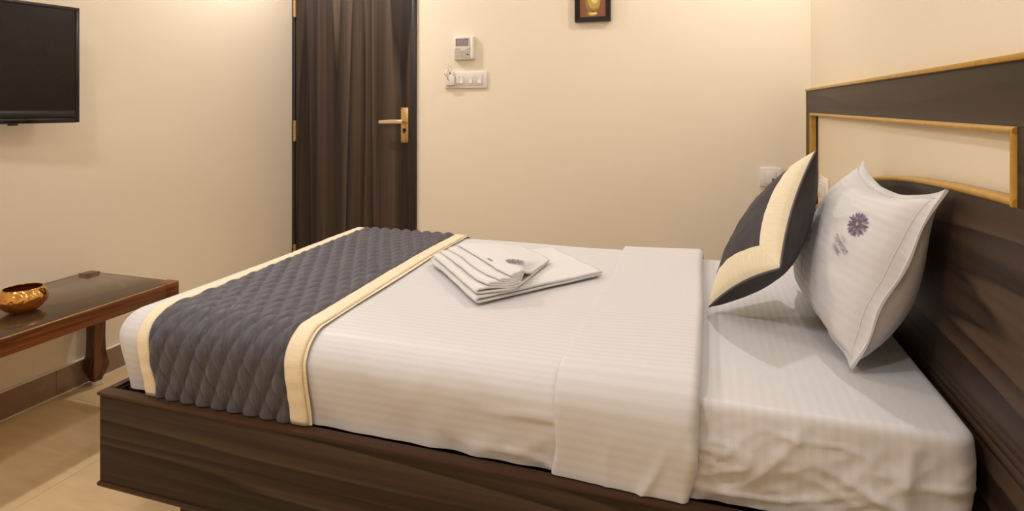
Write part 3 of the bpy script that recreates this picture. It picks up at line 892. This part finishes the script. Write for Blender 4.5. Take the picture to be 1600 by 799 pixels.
# hammered bowl
BC = (-2.272, 1.462, TT + .0012)
bw = thing('bowl', 'small round hammered copper-gold bowl on the glass table', 'bowl', BC)
outer = [(.0, 0), (.030, .0), (.040, .004), (.056, .016), (.068, .032), (.0725, .047), (.070, .062), (.063, .075), (.0575, .0815)]
def fine(pr, n=4):
    out = []
    for i in range(len(pr) - 1):
        p0, p1, p2, p3 = pr[max(i - 1, 0)], pr[i], pr[i + 1], pr[min(i + 2, len(pr) - 1)]
        for k in range(n):
            t = k / n
            out.append(tuple(.5 * ((2 * p1[j]) + (-p0[j] + p2[j]) * t + (2 * p0[j] - 5 * p1[j] + 4 * p2[j] - p3[j]) * t * t + (-p0[j] + 3 * p1[j] - 3 * p2[j] + p3[j]) * t ** 3) for j in (0, 1)))
    return out + [pr[-1]]
fo = [(max(r, 0.), z) for r, z in fine(outer)]
obj('outer_shell', lathe(fo, BC, 64), 'hammered', bw, smooth=True)
obj('inner_wall', lathe([(r - .0025 if r > .003 else 0, z + .003 if z < .07 else z) for r, z in fo[4:]][:-1] + [(.055, .0815)], BC, 48), 'bowl_in', bw, smooth=True)
obj('rim', tube([(BC[0] + .0563 * math.cos(a), BC[1] + .0563 * math.sin(a), BC[2] + .0815) for a in lin(0, 2 * math.pi, 49)[:-1]], .0016, 8, True), 'hammered', bw, smooth=True)

# ---------------------------------------------------------------- television (local frame: +x out of the screen, y along the wall)
tv = thing('television', 'black flat-screen television mounted on the left wall', 'television', (-2.372, 1.735, 1.133), (0, 0, rad(-9)), local=True)
TW, TH = .84, .456
obj('back_shell', bx(-.050, -.006, -TW, 0, 0, TH), 'tv_body', tv, bevel=.010, seg=3)
def bez(y0, y1, z0, z1, name='bezel', m='tv_body', x1=.0, b=.002): return obj(name, bx(-.008, x1, y0, y1, z0, z1), m, tv, bevel=b)
bez(-TW, 0, TH - .014, TH); bez(-.015, 0, .002, TH - .014); bez(-TW, -TW + .015, .002, TH - .014)
bez(-TW + .015, -.015, .022, .048, 'lower_bezel')
bez(-TW + .015, -.015, .002, .020, 'gloss_strip', 'tv_gloss', .001)
obj('screen', bx(-.006, -.003, -TW + .014, -.014, .047, TH - .012), 'tv_screen', tv)
obj('screen_edge_line', bx(-.0035, -.0022, -TW + .015, -.015, .048, .0495), 'bolt', tv)
obj('sensor', bx(-.012, -.002, -.235, -.205, -.006, .004), 'tv_body', tv, bevel=.002)
obj('wall_bracket', bx(-.112, -.048, -.55, -.33, .12, .34), 'bolt', tv, bevel=.004)

# ---------------------------------------------------------------- things on the back wall
YW = YB
ac = thing('thermostat', 'ivory wall controller with grey display and small buttons above switches', 'thermostat', (-1.354, YW, 1.47))
obj('body', bx(-1.418, -1.290, YW - .026, YW, 1.4717, 1.6054), 'plastic', ac, bevel=.003)
obj('face_panel', bx(-1.409, -1.312, YW - .032, YW - .024, 1.4725, 1.602), 'plastic_b', ac, bevel=.002)
obj('side_flap', bx(-1.310, -1.293, YW - .031, YW - .024, 1.474, 1.603), 'plastic_w', ac, bevel=.003)
obj('display', bx(-1.3996, -1.3183, YW - .0335, YW - .030, 1.5493, 1.5934), 'lcd', ac, bevel=.0008, seg=1)
obj('display_print', bx(-1.350, -1.323, YW - .0339, YW - .0332, 1.584, 1.5865), 'btn_dark', ac)
obj('display_print', bx(-1.3985, -1.3945, YW - .0339, YW - .0332, 1.550, 1.592), 'btn_dark', ac)
for r, (z, cols) in enumerate(((1.533, (0, 1, 3.6, 4.3)), (1.521, (0, 1, 2, 3, 4)), (1.510, (0, 1, 2, 3, 4)), (1.4985, (0, 1, 2, 3, 4)), (1.487, (0, 1, 2, 3, 4)))):
    for c in cols:
        x = -1.397 + c * .0182
        dk = (r, c) == (3, 4)
        obj('button', bx(x - .0068, x + .0068, YW - .0345, YW - .031, z - .0035, z + .0035), 'btn_dark' if dk else 'btn', ac, bevel=.0006, seg=1)
sw = thing('switch_plate', 'ivory switch plate with four rockers and a key-card slot', 'switch', (-1.348, YW, 1.30))
obj('plate', bx(-1.482, -1.2143, YW - .011, YW, 1.3026, 1.402), 'plastic', sw, bevel=.005, seg=3)
obj('inner_frame', bx(-1.468, -1.235, YW - .0135, YW - .009, 1.318, 1.388), 'plastic_b', sw, bevel=.002)
for x in (-1.4057, -1.3800, -1.3223, -1.2680):
    r = obj('rocker', prism([(0, 0), (-.0065, .0), (-.0035, .022), (-.0065, .044), (0, .044)], lambda p, x=x: (x, YW - .0125 + p[0], 1.3325 + p[1]), lambda p, x=x: (x + .0200, YW - .0125 + p[0], 1.3325 + p[1])), 'plastic_w', sw, bevel=.0008, seg=1)
obj('card_holder', bx(-1.468, -1.412, YW - .030, YW - .010, 1.321, 1.377), 'plastic', sw, bevel=.002)
obj('indicator', bx(-1.4235, -1.4195, YW - .0306, YW - .029, 1.3265, 1.331), 'btn_dark', sw)
kf = thing('key_tag', 'key ring and white tag pushed into the card slot', 'key', (-1.44, YW - .02, 1.33))
obj('tag', bx(-1.4555, -1.4225, YW - .0235, YW - .0205, 1.360, 1.4085), 'plastic_w', kf, bevel=.001, seg=1)
obj('tag_print', bx(-1.4460, -1.4335, YW - .0241, YW - .0234, 1.3885, 1.3965), 'ink', kf)
obj('ring', tube([(-1.4420 + .011 * math.cos(a), YW - .026, 1.4235 + .011 * math.sin(a)) for a in lin(0, 2 * math.pi, 25)[:-1]], .0014, 6, True), 'steel', kf, smooth=True)
obj('chain', tube([(-1.4450, YW - .027, 1.414), (-1.4520, YW - .030, 1.404), (-1.4600, YW - .032, 1.393)], .0017, 6), 'steel', kf, smooth=True)
obj('key_bow', tube([(-1.4620 + .009 * math.cos(a), YW - .033, 1.387 + .008 * math.sin(a)) for a in lin(0, 2 * math.pi, 21)[:-1]], .0024, 6, True), 'steel', kf, smooth=True)
obj('key_blade', prism([(-1.4605, 1.379), (-1.4550, 1.380), (-1.4455, 1.349), (-1.4475, 1.3475), (-1.4505, 1.352), (-1.4515, 1.357), (-1.4540, 1.358)], lambda p: (p[0], YW - .0345, p[1]), lambda p: (p[0], YW - .0325, p[1])), 'steel', kf)

# framed vase print
pc = thing('picture_frame', 'small black-framed russet print of a golden vase', 'picture', (-.595, YW, 1.66))
PX0, PX1, PZ0, PZ1, FW = -.6928, -.4971, 1.6605, 1.925, .0265
ins = lambda x0, x1, z0, z1, d: ((x0 + d, z0 + d), (x1 - d, z0 + d), (x1 - d, z1 - d), (x0 + d, z1 - d))
O_, I_ = ins(PX0, PX1, PZ0, PZ1, 0), ins(PX0, PX1, PZ0, PZ1, FW)
for k in range(4):
    k2 = (k + 1) % 4
    bm = BM()
    f = lambda p, y: bm.verts.new((p[0], YW - y, p[1]))
    a = [f(O_[k], .004), f(O_[k2], .004), f(I_[k2], .004), f(I_[k], .004)]
    b = [f(O_[k], .028), f(O_[k2], .028), f(I_[k2], .020), f(I_[k], .020)]
    bm.faces.new(a); bm.faces.new(b)
    for i in range(4): bm.faces.new((a[i], a[(i + 1) % 4], b[(i + 1) % 4], b[i]))
    bmesh.ops.recalc_face_normals(bm, faces=bm.faces)
    obj('frame_side', bm, 'pic_frame', pc, bevel=.0008, seg=1)
obj('print', bx(I_[0][0] - .002, I_[1][0] + .002, YW - .016, YW - .005, I_[0][1] - .002, I_[2][1] + .002), 'pic_brown', pc)
def disc(name, cx, cz, rx, rz, y, mat, n=28, a0=0., a1=2 * math.pi):
    bm = BM(); bm.faces.new([bm.verts.new((cx + rx * math.cos(a), YW - y, cz + rz * math.sin(a))) for a in lin(a0, a1, n + 1)[:-1]])
    return obj(name, bm, mat, pc)
disc('printed_foot', -.5955, 1.7055, .0278, .0135, .0163, 'pic_gold'); disc('printed_foot_light', -.592, 1.7045, .020, .006, .0165, 'pic_light')
disc('printed_vase', -.594, 1.766, .0425, .052, .0163, 'pic_shade'); disc('printed_vase_light', -.588, 1.773, .0345, .043, .0165, 'pic_gold'); disc('printed_vase_glint', -.584, 1.781, .017, .022, .0167, 'pic_light')
bm = prism([(-.6135, 1.82), (-.5745, 1.82), (-.580, 1.86), (-.608, 1.86)], lambda p: (p[0], YW - .0161, p[1]), lambda p: (p[0], YW - .0164, p[1]))
obj('printed_neck', bm, 'pic_gold', pc)

# socket by the bed with a small black plug and cord
so = thing('wall_socket', 'square ivory wall socket on the back wall beside the cushion', 'socket', (.3025, YW, .795))
obj('plate', bx(.2536, .3515, YW - .010, YW, .7955, .890), 'plastic', so, bevel=.003)
obj('module', bx(.2735, .3310, YW - .0115, YW - .008, .806, .876), 'plastic_b', so, bevel=.002)
obj('rocker', bx(.2780, .3260, YW - .0145, YW - .011, .8095, .8715), 'plastic', so, bevel=.002)
pg = thing('plug_cord', 'tiny black plug with thin grey cord at the wall socket', 'cord', (.3145, YW - .0145, .83))
obj('plug', bx(.3085, .3205, YW - .030, YW - .0145, .8235, .8365), 'mat_black', pg, bevel=.001, seg=1)
obj('cord', tube([(.3145, YW - .028, .829), (.3146, YW - .031, .815), (.3140, YW - .030, .79), (.3150, YW - .024, .72), (.3180, YW - .014, .60), (.3200, YW - .012, .30)], .0026, 8), 'cord_grey', pg, smooth=True)

# second plate inside the headboard recess
s2 = thing('recess_socket', 'white socket plate inside the headboard recess behind the cushion', 'socket', (.4835, 2.90, .80))
obj('plate', bx(.4725, .4835, 2.775, 2.995, .793, .893), 'plastic_w', s2, bevel=.003)
obj('module', bx(.4700, .4735, 2.795, 2.975, .810, .876), 'plastic_b', s2, bevel=.0015)
for y in (2.815, 2.87, 2.925):
    obj('rocker', bx(.4660, .4705, y, y + .022, .822, .864), 'plastic_w', s2, bevel=.001, seg=1)
